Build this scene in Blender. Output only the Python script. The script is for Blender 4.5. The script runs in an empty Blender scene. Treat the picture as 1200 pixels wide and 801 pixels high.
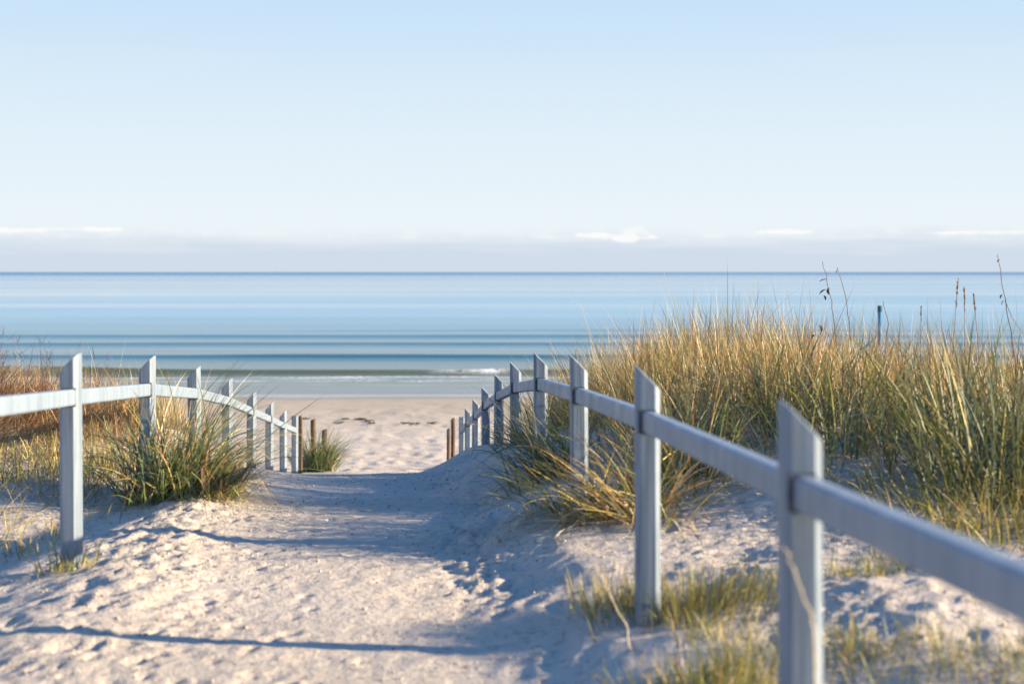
import bpy, math, random
import numpy as np

rng = np.random.default_rng(7)
random.seed(7)
C = bpy.context.scene.collection
CAMZ = 3.8
F = 1667.0            # focal length in 1200-px pixels, only used to read the layout off as metres

# ------------------------------------------------------------------ helpers
def sstep(a, b, x):
    t = np.clip((x - a) / (b - a), 0, 1)
    return t * t * (3 - 2 * t)

def hash2(ix, iy, seed):
    h = (ix.astype(np.int64) * 374761393 + iy.astype(np.int64) * 668265263 + seed * 982451653) & 0xFFFFFFFF
    h = ((h ^ (h >> 13)) * 1274126177) & 0xFFFFFFFF
    h = h ^ (h >> 16)
    return (h & 0xFFFFFF) / float(0xFFFFFF)

def vnoise(x, y, seed=0):
    x = np.asarray(x, float); y = np.asarray(y, float)
    ix = np.floor(x); iy = np.floor(y)
    fx = x - ix; fy = y - iy
    fx = fx * fx * fx * (fx * (fx * 6 - 15) + 10); fy = fy * fy * fy * (fy * (fy * 6 - 15) + 10)
    a = hash2(ix, iy, seed); b = hash2(ix + 1, iy, seed)
    c = hash2(ix, iy + 1, seed); d = hash2(ix + 1, iy + 1, seed)
    return (a + (b - a) * fx + (c - a) * fy + (a - b - c + d) * fx * fy) * 2 - 1

def fbm(x, y, seed=0, octv=4, gain=0.5):
    s = 0; amp = 1
    for k in range(octv):
        s = s + amp * vnoise(x * 2 ** k + 17.3 * k, y * 2 ** k - 9.1 * k, seed + k)
        amp *= gain
    return s

def smooth_profile(kx, ky, width):
    xs = np.arange(kx[0], kx[-1], 0.05)
    ys = np.interp(xs, kx, ky)
    n = int(width / 0.05)
    ker = np.ones(n) / n
    for _ in range(2):
        pad = np.concatenate([np.full(n, ys[0]), ys, np.full(n, ys[-1])])
        ys = np.convolve(pad, ker, 'same')[n:-n]
    return lambda v: np.interp(v, xs, ys)

# ------------------------------------------------------------------ terrain: depth below the eye
P_path = smooth_profile([-30, 0, 5, 7, 8, 9, 10, 11, 12, 13, 15, 17, 19, 21, 22.5, 24, 27, 32, 38, 44, 50, 60, 100, 140],
                        [1.5, 1.42, 1.41, 1.40, 1.405, 1.43, 1.485, 1.585, 1.725, 1.865, 2.15, 2.435, 2.72, 3.0, 3.19, 3.3, 3.39, 3.51, 3.66, 3.80, 4.0, 4.4, 6.0, 7.0], 0.8)
A_right = smooth_profile([-30, 0, 6, 7.2, 9.2, 11.2, 13.2, 15.2, 19.2, 22, 24.5, 30], [.10, .12, .125, .17, .26, .24, .29, .31, .24, .16, 0, 0], 0.8)
D_right = smooth_profile([-30, 0, 5, 6, 7, 8, 9, 10, 12, 14, 17, 20, 23, 26, 28, 32, 38, 44, 50, 60, 100, 140],
                         [1.3, 1.24, 1.22, 1.21, 1.14, .98, .88, .83, .90, 1.2, 1.8, 2.5, 3.05, 3.35, 3.41, 3.51, 3.66, 3.80, 4.0, 4.4, 6, 7], 1.0)
D_left = smooth_profile([-30, 0, 5, 6, 7, 8, 9, 10, 11, 13, 16, 19, 22, 25, 28, 32, 38, 44, 50, 60, 100, 140],
                        [1.5, 1.52, 1.53, 1.51, 1.46, 1.36, 1.29, 1.24, 1.24, 1.42, 2.0, 2.6, 3.1, 3.34, 3.41, 3.51, 3.66, 3.8, 4.0, 4.4, 6, 7], 1.0)

def fence_u(x, y):
    return x + 0.078 * y

def depth(x, y):
    x = np.asarray(x, float); y = np.asarray(y, float)
    u = fence_u(x, y)
    d = P_path(y) - A_right(y) * sstep(.27, 1.0, u + .16 * vnoise(x * 1.1 + 3, y * 1.3, 15) + .07 * vnoise(x * 3.1, y * 3.1, 16))
    w = sstep(.85, 3.0, u)
    d = d * (1 - w) + D_right(y) * w
    berm = .062 * np.exp(-((u + 1.22) / np.where(u > -1.22, .30, .42)) ** 2) * sstep(4.5, 6.2, y) * (1 - sstep(10.5, 13, y))
    d = d - berm
    w = sstep(-1.4, -2.3, u)
    d = d * (1 - w) + D_left(y) * w
    dune = (1 - sstep(22, 27, y))
    off = sstep(.9, 1.8, u) + sstep(-1.7, -2.6, u)
    d = d - off * dune * (.09 * vnoise(x * .8, y * .8, 3) + .05 * vnoise(x * 2.1, y * 2.1, 4))
    d = d + .15 * sstep(2.5, 4.0, u) * sstep(6.5, 8.5, y) * (1 - sstep(15, 19, y))
    far = sstep(6, 14, np.abs(x)) * dune
    d = d - far * (.35 * vnoise(x * .16, y * .16, 5))
    d = d - .018 * fbm(x * 1.1, y * 1.1, 11, 3) * (1 - sstep(36, 44, y))
    return d

def ground(x, y):
    return CAMZ - depth(x, y)

def mesh_object(name, verts, faces=None, quads=None, mat=None, parent=None, smooth=False, tint=None):
    me = bpy.data.meshes.new(name)
    if quads is not None:
        verts = np.asarray(verts, np.float32).reshape(-1, 3)
        quads = np.asarray(quads, np.int32)
        n = quads.shape[1]
        me.vertices.add(len(verts)); me.vertices.foreach_set('co', verts.ravel())
        me.loops.add(quads.size); me.loops.foreach_set('vertex_index', quads.ravel())
        me.polygons.add(len(quads))
        me.polygons.foreach_set('loop_start', np.arange(0, quads.size, n, dtype=np.int32))
        me.polygons.foreach_set('loop_total', np.full(len(quads), n, np.int32))
        me.update(calc_edges=True)
    else:
        me.from_pydata([tuple(v) for v in verts], [], [tuple(f) for f in faces])
        me.update()
    if smooth:
        me.polygons.foreach_set('use_smooth', np.ones(len(me.polygons), bool))
    if tint is not None:
        at = me.attributes.new('tint', 'FLOAT_COLOR', 'POINT')
        t = np.ones((len(me.vertices), 4), np.float32); t[:, :3] = tint
        at.data.foreach_set('color', t.ravel())
    me.validate()
    o = bpy.data.objects.new(name, me)
    C.objects.link(o)
    if mat: me.materials.append(mat)
    if parent: o.parent = parent
    return o

def tag(o, label=None, cat=None, group=None, kind=None):
    if label: o['label'] = label
    if cat: o['category'] = cat
    if group: o['group'] = group
    if kind: o['kind'] = kind
    return o

def empty(name, loc):
    o = bpy.data.objects.new(name, None)
    o.location = loc; o.empty_display_size = .1
    C.objects.link(o)
    return o

# ------------------------------------------------------------------ materials
def new_mat(name):
    m = bpy.data.materials.new(name); m.use_nodes = True
    nt = m.node_tree
    for n in list(nt.nodes): nt.nodes.remove(n)
    return m, nt

def N(nt, typ, **kw):
    n = nt.nodes.new(typ)
    for k, v in kw.items(): setattr(n, k, v)
    return n

def L(nt, a, b): nt.links.new(a, b)

def math_node(nt, op, a, b=None, c=None, clamp=False):
    n = N(nt, 'ShaderNodeMath', operation=op); n.use_clamp = clamp
    for i, v in enumerate((a, b, c)):
        if v is None: continue
        if hasattr(v, 'is_output'): L(nt, v, n.inputs[i])
        else: n.inputs[i].default_value = v
    return n.outputs[0]

def maprange(nt, v, a, b, c=0., d=1., smooth=True):
    n = N(nt, 'ShaderNodeMapRange')
    if smooth: n.interpolation_type = 'SMOOTHSTEP'
    L(nt, v, n.inputs['Value'])
    for k, q in zip(('From Min', 'From Max', 'To Min', 'To Max'), (a, b, c, d)):
        if hasattr(q, 'is_output'): L(nt, q, n.inputs[k])
        else: n.inputs[k].default_value = q
    return n.outputs[0]

def mixcol(nt, f, a, b, mode='MIX'):
    n = N(nt, 'ShaderNodeMix', data_type='RGBA', blend_type=mode)
    for idx, v in ((0, f), (6, a), (7, b)):
        if hasattr(v, 'is_output'): L(nt, v, n.inputs[idx])
        else: n.inputs[idx].default_value = v if idx == 0 else (*v, 1)
    return n.outputs[2]

def noise(nt, vec, scale, detail=4, rough=.55, dist=0.):
    n = N(nt, 'ShaderNodeTexNoise')
    n.inputs['Scale'].default_value = scale; n.inputs['Detail'].default_value = detail
    n.inputs['Roughness'].default_value = rough; n.inputs['Distortion'].default_value = dist
    if vec is not None: L(nt, vec, n.inputs['Vector'])
    return n.outputs['Fac']

def bump(nt, h, strength, dist, normal=None):
    n = N(nt, 'ShaderNodeBump')
    if hasattr(strength, 'is_output'): L(nt, strength, n.inputs['Strength'])
    else: n.inputs['Strength'].default_value = strength
    n.inputs['Distance'].default_value = dist
    L(nt, h, n.inputs['Height'])
    if normal is not None: L(nt, normal, n.inputs['Normal'])
    return n.outputs[0]

def principled(nt, col=None, rough=.6, spec=.5, metal=0., normal=None, ior=1.5):
    p = N(nt, 'ShaderNodeBsdfPrincipled'); o = N(nt, 'ShaderNodeOutputMaterial')
    L(nt, p.outputs[0], o.inputs[0])
    for key, v in (('Base Color', col), ('Roughness', rough), ('Specular IOR Level', spec), ('Metallic', metal), ('Normal', normal), ('IOR', ior)):
        if v is None: continue
        if hasattr(v, 'is_output'): L(nt, v, p.inputs[key])
        elif key == 'Base Color': p.inputs[key].default_value = (*v, 1)
        else: p.inputs[key].default_value = v
    return p

def sand_material():
    m, nt = new_mat('sand')
    g = N(nt, 'ShaderNodeNewGeometry').outputs['Position']
    sx = N(nt, 'ShaderNodeSeparateXYZ'); L(nt, g, sx.inputs[0])
    y = sx.outputs['Y']
    n1 = noise(nt, g, .9, 4); n2 = noise(nt, g, 22, 4, .65); n3 = noise(nt, g, 190, 3, .7); n4 = noise(nt, g, 48, 4, .7)
    col = mixcol(nt, maprange(nt, n1, .3, .7), (.47, .41, .33), (.55, .48, .39))
    col = mixcol(nt, maprange(nt, n2, .30, .48), (.33, .28, .23), col)
    col = mixcol(nt, maprange(nt, n3, .28, .46), (.28, .235, .19), col)
    # dark specks of shell, dry leaf and stone
    vo = N(nt, 'ShaderNodeTexVoronoi'); vo.inputs['Scale'].default_value = 17; L(nt, g, vo.inputs['Vector'])
    sep = N(nt, 'ShaderNodeSeparateColor'); L(nt, vo.outputs['Color'], sep.inputs[0])
    sp = math_node(nt, 'MULTIPLY', maprange(nt, vo.outputs['Distance'], .12, .20, 1, 0), math_node(nt, 'GREATER_THAN', sep.outputs[0], .80))
    col = mixcol(nt, math_node(nt, 'MULTIPLY', sp, .65), col, (.16, .12, .09))
    # damp and wet sand towards the water
    wob = math_node(nt, 'MULTIPLY_ADD', noise(nt, g, .12, 2), 3.0, y)
    wet = maprange(nt, wob, 42.3, 45.2)
    damp = maprange(nt, wob, 29, 43, 0, .85)
    col = mixcol(nt, damp, col, (.37, .305, .215))
    col = mixcol(nt, wet, col, (.20, .165, .135))
    rough = maprange(nt, wet, 0, 1, .95, .12)
    hsum = math_node(nt, 'MULTIPLY_ADD', n3, .22, math_node(nt, 'MULTIPLY_ADD', n4, .55, n2))
    nb = bump(nt, hsum, maprange(nt, y, 34, 43, .9, .05), .020)
    principled(nt, col, rough, .25, normal=nb)
    return m

def blade_material():
    m, nt = new_mat('dune_grass_blade')
    a = N(nt, 'ShaderNodeAttribute', attribute_name='tint')
    g = N(nt, 'ShaderNodeNewGeometry').outputs['Position']
    col = mixcol(nt, maprange(nt, noise(nt, g, 60, 2), .3, .7, .0, .35), a.outputs['Color'], (.15, .09, .035))
    p = N(nt, 'ShaderNodeBsdfPrincipled')
    L(nt, col, p.inputs['Base Color']); p.inputs['Roughness'].default_value = .5; p.inputs['Specular IOR Level'].default_value = .35
    t = N(nt, 'ShaderNodeBsdfTranslucent'); L(nt, mixcol(nt, .3, col, (.40, .34, .10), 'MIX'), t.inputs['Color'])
    mx = N(nt, 'ShaderNodeMixShader'); mx.inputs[0].default_value = .2
    L(nt, p.outputs[0], mx.inputs[1]); L(nt, t.outputs[0], mx.inputs[2])
    o = N(nt, 'ShaderNodeOutputMaterial'); L(nt, mx.outputs[0], o.inputs[0])
    return m

def fence_material(name, base, dark):
    m, nt = new_mat(name)
    tc = N(nt, 'ShaderNodeTexCoord').outputs['Object']
    oi = N(nt, 'ShaderNodeObjectInfo')
    ad = N(nt, 'ShaderNodeVectorMath', operation='ADD'); L(nt, tc, ad.inputs[0])
    cx = N(nt, 'ShaderNodeCombineXYZ'); L(nt, math_node(nt, 'MULTIPLY', oi.outputs['Random'], 37), cx.inputs[0]); L(nt, cx.outputs[0], ad.inputs[1])
    mp = N(nt, 'ShaderNodeMapping'); mp.inputs['Scale'].default_value = (38, 38, 1.4); L(nt, ad.outputs[0], mp.inputs['Vector'])
    st = noise(nt, mp.outputs[0], 1.0, 5, .6, .6)
    bl = noise(nt, ad.outputs[0], 7, 4, .6); fine = noise(nt, ad.outputs[0], 90, 3, .6)
    col = mixcol(nt, maprange(nt, st, .38, .58), dark, base)
    col = mixcol(nt, maprange(nt, bl, .62, .78, 0, .35), col, (.20, .18, .155))
    col = mixcol(nt, maprange(nt, fine, .60, .72, 0, .3), col, dark)
    nb = bump(nt, math_node(nt, 'MULTIPLY_ADD', fine, .4, st), .35, .004)
    principled(nt, col, maprange(nt, bl, .3, .7, .38, .6), .45, normal=nb)
    return m

def simple_material(name, a, b, scale=20, rough=.8, stretch=None):
    m, nt = new_mat(name)
    tc = N(nt, 'ShaderNodeTexCoord').outputs['Object']
    if stretch:
        mp = N(nt, 'ShaderNodeMapping'); mp.inputs['Scale'].default_value = stretch; L(nt, tc, mp.inputs['Vector']); tc = mp.outputs[0]
    n = noise(nt, tc, scale, 5, .6)
    col = mixcol(nt, maprange(nt, n, .35, .65), a, b)
    principled(nt, col, rough, .3, normal=bump(nt, n, .5, .006))
    return m

def sea_material():
    m, nt = new_mat('sea_water')
    g = N(nt, 'ShaderNodeNewGeometry').outputs['Position']
    sx = N(nt, 'ShaderNodeSeparateXYZ'); L(nt, g, sx.inputs[0]); y = sx.outputs['Y']
    at = N(nt, 'ShaderNodeAttribute', attribute_name='foam')
    foam = at.outputs['Fac']
    # water's own colour: sand-tinted shallows, green, then deep blue
    col = mixcol(nt, maprange(nt, y, 45, 50), (.10, .09, .07), (.085, .095, .035))
    col = mixcol(nt, maprange(nt, y, 52, 60), col, (.03, .10, .11))
    col = mixcol(nt, maprange(nt, y, 60, 130), col, (.06, .25, .37))
    col = mixcol(nt, maprange(nt, y, 300, 2500), col, (.010, .10, .24))
    def strip(scale, sy, detail=4, loc=0.):
        mp = N(nt, 'ShaderNodeMapping'); mp.inputs['Scale'].default_value = (scale, sy, 1); mp.inputs['Location'].default_value = (loc, loc * 2.3, 0)
        L(nt, g, mp.inputs['Vector'])
        return noise(nt, mp.outputs[0], 1.0, detail, .6, .3)
    rip = strip(.45, 1.5, 4)          # wind ripples
    mid = strip(.05, .22, 4, 3.)      # low swell
    big = strip(.0022, .016, 3, 7.)   # calm and ruffled streaks
    vast = strip(.0004, .0032, 3, 1.3)
    ruf = maprange(nt, math_node(nt, 'ADD', math_node(nt, 'MULTIPLY', big, .5), math_node(nt, 'MULTIPLY', vast, .5)), .38, .66, 0, 1)
    k1 = math_node(nt, 'MULTIPLY', maprange(nt, y, 44, 60, .06, 1), math_node(nt, 'MAXIMUM', math_node(nt, 'MULTIPLY_ADD', ruf, .09, .006), maprange(nt, y, 1100, 2800, 0, 1.)))
    n1 = bump(nt, mid, k1, .55)
    n2 = bump(nt, rip, math_node(nt, 'MULTIPLY', k1, .8), .05, n1)
    fb = noise(nt, g, 5, 5, .7)
    fm = math_node(nt, 'MULTIPLY', foam, maprange(nt, fb, .36, .52), clamp=True)
    col = mixcol(nt, fm, col, (.8, .8, .78))
    rough = math_node(nt, 'MAXIMUM', math_node(nt, 'MULTIPLY', fm, .8), maprange(nt, ruf, 0, 1, .06, .22))
    principled(nt, col, rough, maprange(nt, math_node(nt, 'MULTIPLY_ADD', big, .5, math_node(nt, 'MULTIPLY', maprange(nt, y, 500, 2600), .62)), .30, .85, .5, .06), normal=n2, ior=1.333)
    # wind-roughened water far out: flat blue painted in for its weaker sky reflection
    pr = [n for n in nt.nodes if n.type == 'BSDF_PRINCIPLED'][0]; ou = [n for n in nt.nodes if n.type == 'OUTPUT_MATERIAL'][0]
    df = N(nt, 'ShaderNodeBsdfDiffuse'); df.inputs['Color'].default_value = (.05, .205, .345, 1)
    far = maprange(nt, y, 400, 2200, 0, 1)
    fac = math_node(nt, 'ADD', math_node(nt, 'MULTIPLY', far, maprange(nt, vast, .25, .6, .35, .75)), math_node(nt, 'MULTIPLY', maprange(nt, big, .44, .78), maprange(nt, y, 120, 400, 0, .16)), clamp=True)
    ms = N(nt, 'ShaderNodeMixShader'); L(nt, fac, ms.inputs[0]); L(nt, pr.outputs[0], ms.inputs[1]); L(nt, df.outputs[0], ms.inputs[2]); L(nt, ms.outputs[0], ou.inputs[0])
    return m

M_sand = sand_material()
M_blade = blade_material()
M_post = fence_material('grey_fence_paint', (.185, .232, .28), (.12, .16, .20))
M_rail = fence_material('grey_rail_paint', (.205, .255, .305), (.15, .197, .245))
M_slot_shade = simple_material('slot_shade', (.05, .06, .075), (.09, .10, .12), 40, .8)  # shade of the rail slots, given as a dark grey
M_wood = simple_material('weathered_wood', (.045, .032, .022), (.13, .085, .05), 3, .9, (9, 9, 1))
M_blue = simple_material('blue_paint', (.015, .14, .30), (.025, .20, .40), 25, .5)
M_weed = simple_material('seaweed', (.025, .022, .012), (.07, .06, .03), 30, .8)
M_stem = simple_material('dry_stem', (.12, .06, .05), (.20, .11, .08), 60, .8)
M_leaf = simple_material('withered_leaf', (.015, .022, .022), (.035, .045, .035), 60, .7)
M_straw = simple_material('dry_straw', (.42, .34, .22), (.58, .49, .36), 40, .75)
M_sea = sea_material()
M_grit = simple_material('dark_grit', (.10, .07, .045), (.22, .17, .12), 9, .9)

# ------------------------------------------------------------------ ground
def axis(parts):
    out = [parts[0][0]]
    for (a, b, s0, s1) in parts:
        v = a
        while v < b - 1e-6:
            t = (v - a) / (b - a)
            v = min(b, v + s0 + (s1 - s0) * t); out.append(v)
    return np.unique(np.round(np.array(out), 5))

gx = axis([(0, 3.4, .02, .022), (3.4, 8, .03, .16), (8, 30, .2, 2), (30, 420, 4, 60)])
gx = np.concatenate([-gx[:0:-1], gx])
gy = axis([(-30, 2.5, 1.2, .12), (2.5, 4.2, .08, .02), (4.2, 9, .019, .022), (9, 14, .022, .06), (14, 26, .06, .12), (26, 46, .12, .2), (46, 140, .6, 8)])
GX, GY = np.meshgrid(gx, gy)
U = fence_u(GX, GY)
GZ = ground(GX, GY)
dry = 1 - sstep(39, 43, GY)
near = 1 - sstep(10, 20, GY)
trod = sstep(-1.3, -.9, U) * (1 - sstep(.35, .8, U)) * (1 - sstep(16, 22, GY))        # compacted middle of the path
lump = fbm(GX * 5, GY * 5, 21, 4, .55)
fine = fbm(GX * 16, GY * 16, 31, 3, .6)
loose = 1 - .72 * trod
GZ += dry * near * (0.0036 * lump * loose + .0036 * fine * (.45 + .55 * loose))
GZ += dry * (1 - near) * (.007 * fbm(GX * 1.7, GY * 1.7, 25, 3))
# crumbled clods along the foot of the right bank and on the left berm
clod = np.exp(-((U - .36) / .22) ** 2) * sstep(5.6, 6.3, GY) * (1 - sstep(7.5, 8.3, GY)) + .9 * np.exp(-((U + 1.22) / .25) ** 2) * sstep(5.9, 6.6, GY) * (1 - sstep(8.6, 9.4, GY)) \
     + .45 * sstep(1.0, 1.4, U) * sstep(4, 5, GY) * (1 - sstep(7.2, 8.2, GY))
cn = np.maximum(vnoise(GX * 13, GY * 13, 41), 0) ** 1.4 + .6 * np.maximum(vnoise(GX * 27, GY * 27, 42), 0)
GZ += clod * .030 * cn + .012 * clod * fbm(GX * 38, GY * 38, 44, 2)

def dimple(cx, cy, rx, ry, ang, dep, rim):
    R = max(rx, ry) * 2.2
    i0, i1 = np.searchsorted(gx, [cx - R, cx + R]); j0, j1 = np.searchsorted(gy, [cy - R, cy + R])
    if i1 - i0 < 2 or j1 - j0 < 2: return
    X = GX[j0:j1, i0:i1] - cx; Y = GY[j0:j1, i0:i1] - cy
    c, s = math.cos(ang), math.sin(ang)
    q = np.sqrt(((X * c + Y * s) / rx) ** 2 + ((-X * s + Y * c) / ry) ** 2)
    GZ[j0:j1, i0:i1] += -dep * np.exp(-(q ** 2) * 1.2) + rim * np.exp(-((q - 1.5) / .45) ** 2)

for _ in range(330):      # footprints on the path
    u = random.uniform(-1.5, .7); y = random.uniform(4.0, 12)
    k = .5 if -.9 < u < .4 else 1.
    dimple(u - .078 * y, y, random.uniform(.035, .06), random.uniform(.07, .13), random.gauss(0, .5), k * random.uniform(.004, .016), k * random.uniform(.001, .005))
for _ in range(420):      # pits and toe marks, mostly along the left edge
    u = random.gauss(-1.0, .35); y = random.uniform(4.2, 8.2)
    dimple(u - .078 * y, y, random.uniform(.012, .034), random.uniform(.014, .04), random.random() * 3, random.uniform(.008, .022), random.uniform(.002, .006))
for _ in range(300):      # uneven sand right of the fence
    u = random.uniform(.9, 4.2); y = random.uniform(3.2, 8.4)
    dimple(u - .078 * y, y, random.uniform(.02, .06), random.uniform(.02, .07), random.random() * 3, random.uniform(.004, .014), random.uniform(.001, .005))
for _ in range(150):      # left of the left fence
    u = random.uniform(-3.4, -1.5); y = random.uniform(4.2, 9.5)
    dimple(u - .078 * y, y, random.uniform(.03, .08), random.uniform(.03, .09), random.random() * 3, random.uniform(.005, .018), random.uniform(.002, .006))
for _ in range(4200):     # the trampled upper beach
    y = 22 + 20 * random.random() ** 1.7; x = random.uniform(-9, 9)
    k = 1 - .85 * max(0, (y - 27) / 13) if y > 27 else 1.
    k = max(k, .06)
    dimple(x, y, random.uniform(.09, .17), random.uniform(.14, .28), random.gauss(.1, .8), k * random.uniform(.005, .017), k * random.uniform(.001, .005))

ny, nx = GX.shape
idx = np.arange(ny * nx).reshape(ny, nx)
quads = np.stack([idx[:-1, :-1], idx[:-1, 1:], idx[1:, 1:], idx[1:, :-1]], -1).reshape(-1, 4)
o = mesh_object('ground', np.stack([GX, GY, GZ], -1), quads=quads, mat=M_sand, smooth=True)
tag(o, kind='structure')

# little crumbs of caked sand, shell and grit lying on the trodden surface
def crumbs(name, u, y, r, mat):
    n = len(u); x = u - .078 * y
    i = np.clip(np.searchsorted(gx, x), 1, len(gx) - 1); j = np.clip(np.searchsorted(gy, y), 1, len(gy) - 1)
    fx = (x - gx[i - 1]) / (gx[i] - gx[i - 1]); fy = (y - gy[j - 1]) / (gy[j] - gy[j - 1])
    z = (GZ[j - 1, i - 1] * (1 - fx) + GZ[j - 1, i] * fx) * (1 - fy) + (GZ[j, i - 1] * (1 - fx) + GZ[j, i] * fx) * fy
    dirs = np.array([(1, .2, 0), (.1, 1, .1), (-1, .1, -.1), (0, -1, 0), (.1, .1, .8), (0, 0, -.8)], float)
    V = dirs[None] * rng.uniform(.6, 1.3, (n, 6, 1)) * r[:, None, None]
    a = rng.uniform(0, 6.28, n); c, s_ = np.cos(a)[:, None], np.sin(a)[:, None]
    P = np.stack([V[..., 0] * c - V[..., 1] * s_ + x[:, None], V[..., 0] * s_ + V[..., 1] * c + y[:, None], V[..., 2] + z[:, None] + r[:, None] * .25], -1)
    tri = np.array([(0, 1, 4), (1, 2, 4), (2, 3, 4), (3, 0, 4), (1, 0, 5), (2, 1, 5), (3, 2, 5), (0, 3, 5)])
    Q = (np.arange(n) * 6)[:, None, None] + tri[None]
    return tag(mesh_object(name, P.reshape(-1, 3), quads=Q.reshape(-1, 3), mat=mat), kind='stuff')
def spots(n, f):
    u = rng.uniform(-2.6, 4.2, n * 4); y = 3.0 + 10 * rng.random(n * 4) ** 1.2
    k = rng.random(n * 4) < f(u, y)
    return u[k][:n], y[k][:n]
fclod = lambda u, y: .12 + .55 * np.exp(-((u - .4) / .25) ** 2) + .6 * np.exp(-((u + 1.15) / .35) ** 2) + .35 * (u > .9)
u_, y_ = spots(9000, lambda u, y: fclod(u, y) * (.25 + .75 * (vnoise(u * 3, y * 3, 121) > 0)))
crumbs('sand_crumbs', u_, y_, .0025 + .009 * rng.random(len(u_)) ** 3, M_sand)
u_, y_ = spots(2600, lambda u, y: .15 + .5 * (vnoise(u * 2, y * 2, 131) > .3))
crumbs('dark_grit', u_, y_, .0025 + .006 * rng.random(len(u_)) ** 2, M_grit)

# ------------------------------------------------------------------ sea
sxs = axis([(0, 60, .8, 1.2), (60, 300, 2, 20), (300, 6000, 30, 900)])
sxs = np.concatenate([-sxs[:0:-1], sxs])
sys_ = axis([(43.0, 60, .10, .12), (60, 130, .14, .5), (130, 400, .6, 8), (400, 9000, 10, 500)])
SX, SY = np.meshgrid(sxs, sys_)
SZ = np.zeros_like(SX)
foam = np.zeros_like(SX)
def crest(y0, amp, front, back, seed, wob=.9, lo=.25, xs=.03):
    """one swell: steep face towards the beach, long back"""
    yc = y0 + wob * fbm(SX * .018, SX * 0 + seed, seed, 3) + .22 * vnoise(SX * .13, SX * 0 + seed, seed + 4)
    a = amp * (lo + (1 - lo) * sstep(-.65, .35, fbm(SX * xs, SX * 0 + .3 * seed, seed + 9, 3)))
    d = SY - yc
    return yc, a, a * np.where(d < 0, np.exp(-(d / front) ** 2), np.exp(-(d / back) ** 2)), d
yc, a, h, d = crest(52.3, .31, .42, 2.0, 3, .5, .5)
SZ += h
brk = .7 * sstep(.25, .8, fbm(SX * .10, SX * 0 + 2.2, 71, 3)) * sstep(-6, 2, SX) + .9 * np.exp(-((SX + .7) / .8) ** 2) + .35 * sstep(.3, .8, vnoise(SX * .5, SX * 0, 72)) * (SX < 0)
foam += brk * np.exp(-((d + .22) / .28) ** 2) * 1.3 * (.5 + .5 * vnoise(SX * 2.5, SY * 2.5, 75))
SZ += .10 * np.clip(brk, 0, 1) * np.exp(-((d + .25) / .35) ** 2) * np.abs(vnoise(SX * 3, SY * 3, 73))
for (y0, amp, fr, bk, sd, lo) in ((62.5, .18, .6, 1.7, 5, .6), (67.5, .05, .8, 2.4, 6, .1), (73, .165, .7, 1.8, 8, .85), (82.5, .165, .8, 1.9, 13, .35), (90.5, .13, .9, 2.2, 17, .3),
                           (101, .07, 1.5, 4.5, 23, .0), (113, .06, 1.9, 5, 29, .0), (127, .055, 2.2, 6, 31, .0), (144, .05, 2.6, 7, 37, .0), (165, .05, 3.2, 8, 39, .0), (190, .045, 4, 9, 43, .0), (222, .045, 5, 10, 47, .0), (262, .04, 6, 12, 53, .0), (315, .04, 8, 14, 59, .0)):
    SZ += crest(y0, amp, fr, bk, sd, y0 * .012, lo, 1.6 / y0)[2]
# wash: thin sheets of water and foam lines running up the beach
for (y0, am, sd, th) in ((49.2, .9, 61, .22), (50.6, .7, 63, .25), (47.4, .35, 65, .14), (45.1, .25, 69, .08)):
    yl = y0 + .45 * fbm(SX * .12, SX * 0 + sd, sd, 3)
    foam += am * np.exp(-((SY - yl) / th) ** 2) * (.45 + .55 * vnoise(SX * 1.3, SY * 2.0, sd + 1))
    SZ += .03 * am * np.exp(-((SY - yl - .15) / .35) ** 2)
foam += .30 * sstep(48.8, 50, SY) * (1 - sstep(51.3, 52, SY)) * (.3 + fbm(SX * .8, SY * 1.6, 77, 3))
SZ += .0035 * fbm(SX * .5, SY * .8, 81, 3) * sstep(48, 56, SY) * (1 - sstep(200, 300, SY))
SZ += -.05 * (1 - sstep(43, 44.6, SY + .5 * fbm(SX * .08, SX * 0, 83, 3)))
ny, nx = SX.shape
idx = np.arange(ny * nx).reshape(ny, nx)
quads = np.stack([idx[:-1, :-1], idx[:-1, 1:], idx[1:, 1:], idx[1:, :-1]], -1).reshape(-1, 4)
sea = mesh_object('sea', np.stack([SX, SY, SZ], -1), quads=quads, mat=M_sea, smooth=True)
at = sea.data.attributes.new('foam', 'FLOAT', 'POINT'); at.data.foreach_set('value', np.clip(foam, 0, 1).astype(np.float32).ravel())
tag(sea, kind='structure')

# ------------------------------------------------------------------ fences
PW, CH = .09, .019
def post_mesh(h_lo, h_hi, side, flat=False):
    """square post with bevelled corners; side = +1: peak on the path (left) side, -1: peak on its right"""
    a = PW / 2; b = a - CH
    sec = [(-b, -a), (b, -a), (a, -b), (a, b), (b, a), (-b, a), (-a, b), (-a, -b)]
    def top(x):
        if flat: return h_hi
        return h_hi - PW * .5 - side * x * 1.02
    V = [(x, y, h_lo) for x, y in sec] + [(x, y, top(x)) for x, y in sec]
    # slightly smaller rim so that the cut edge catches the light
    V += [(x * .9, y * .9, top(x * .9) + .004) for x, y in sec]
    Fs = [tuple(range(7, -1, -1))]
    for r in (0, 8):
        Fs += [(r + i, r + (i + 1) % 8, r + 8 + (i + 1) % 8, r + 8 + i) for i in range(8)]
    Fs.append(tuple(range(16, 24)))
    return V, Fs

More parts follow.
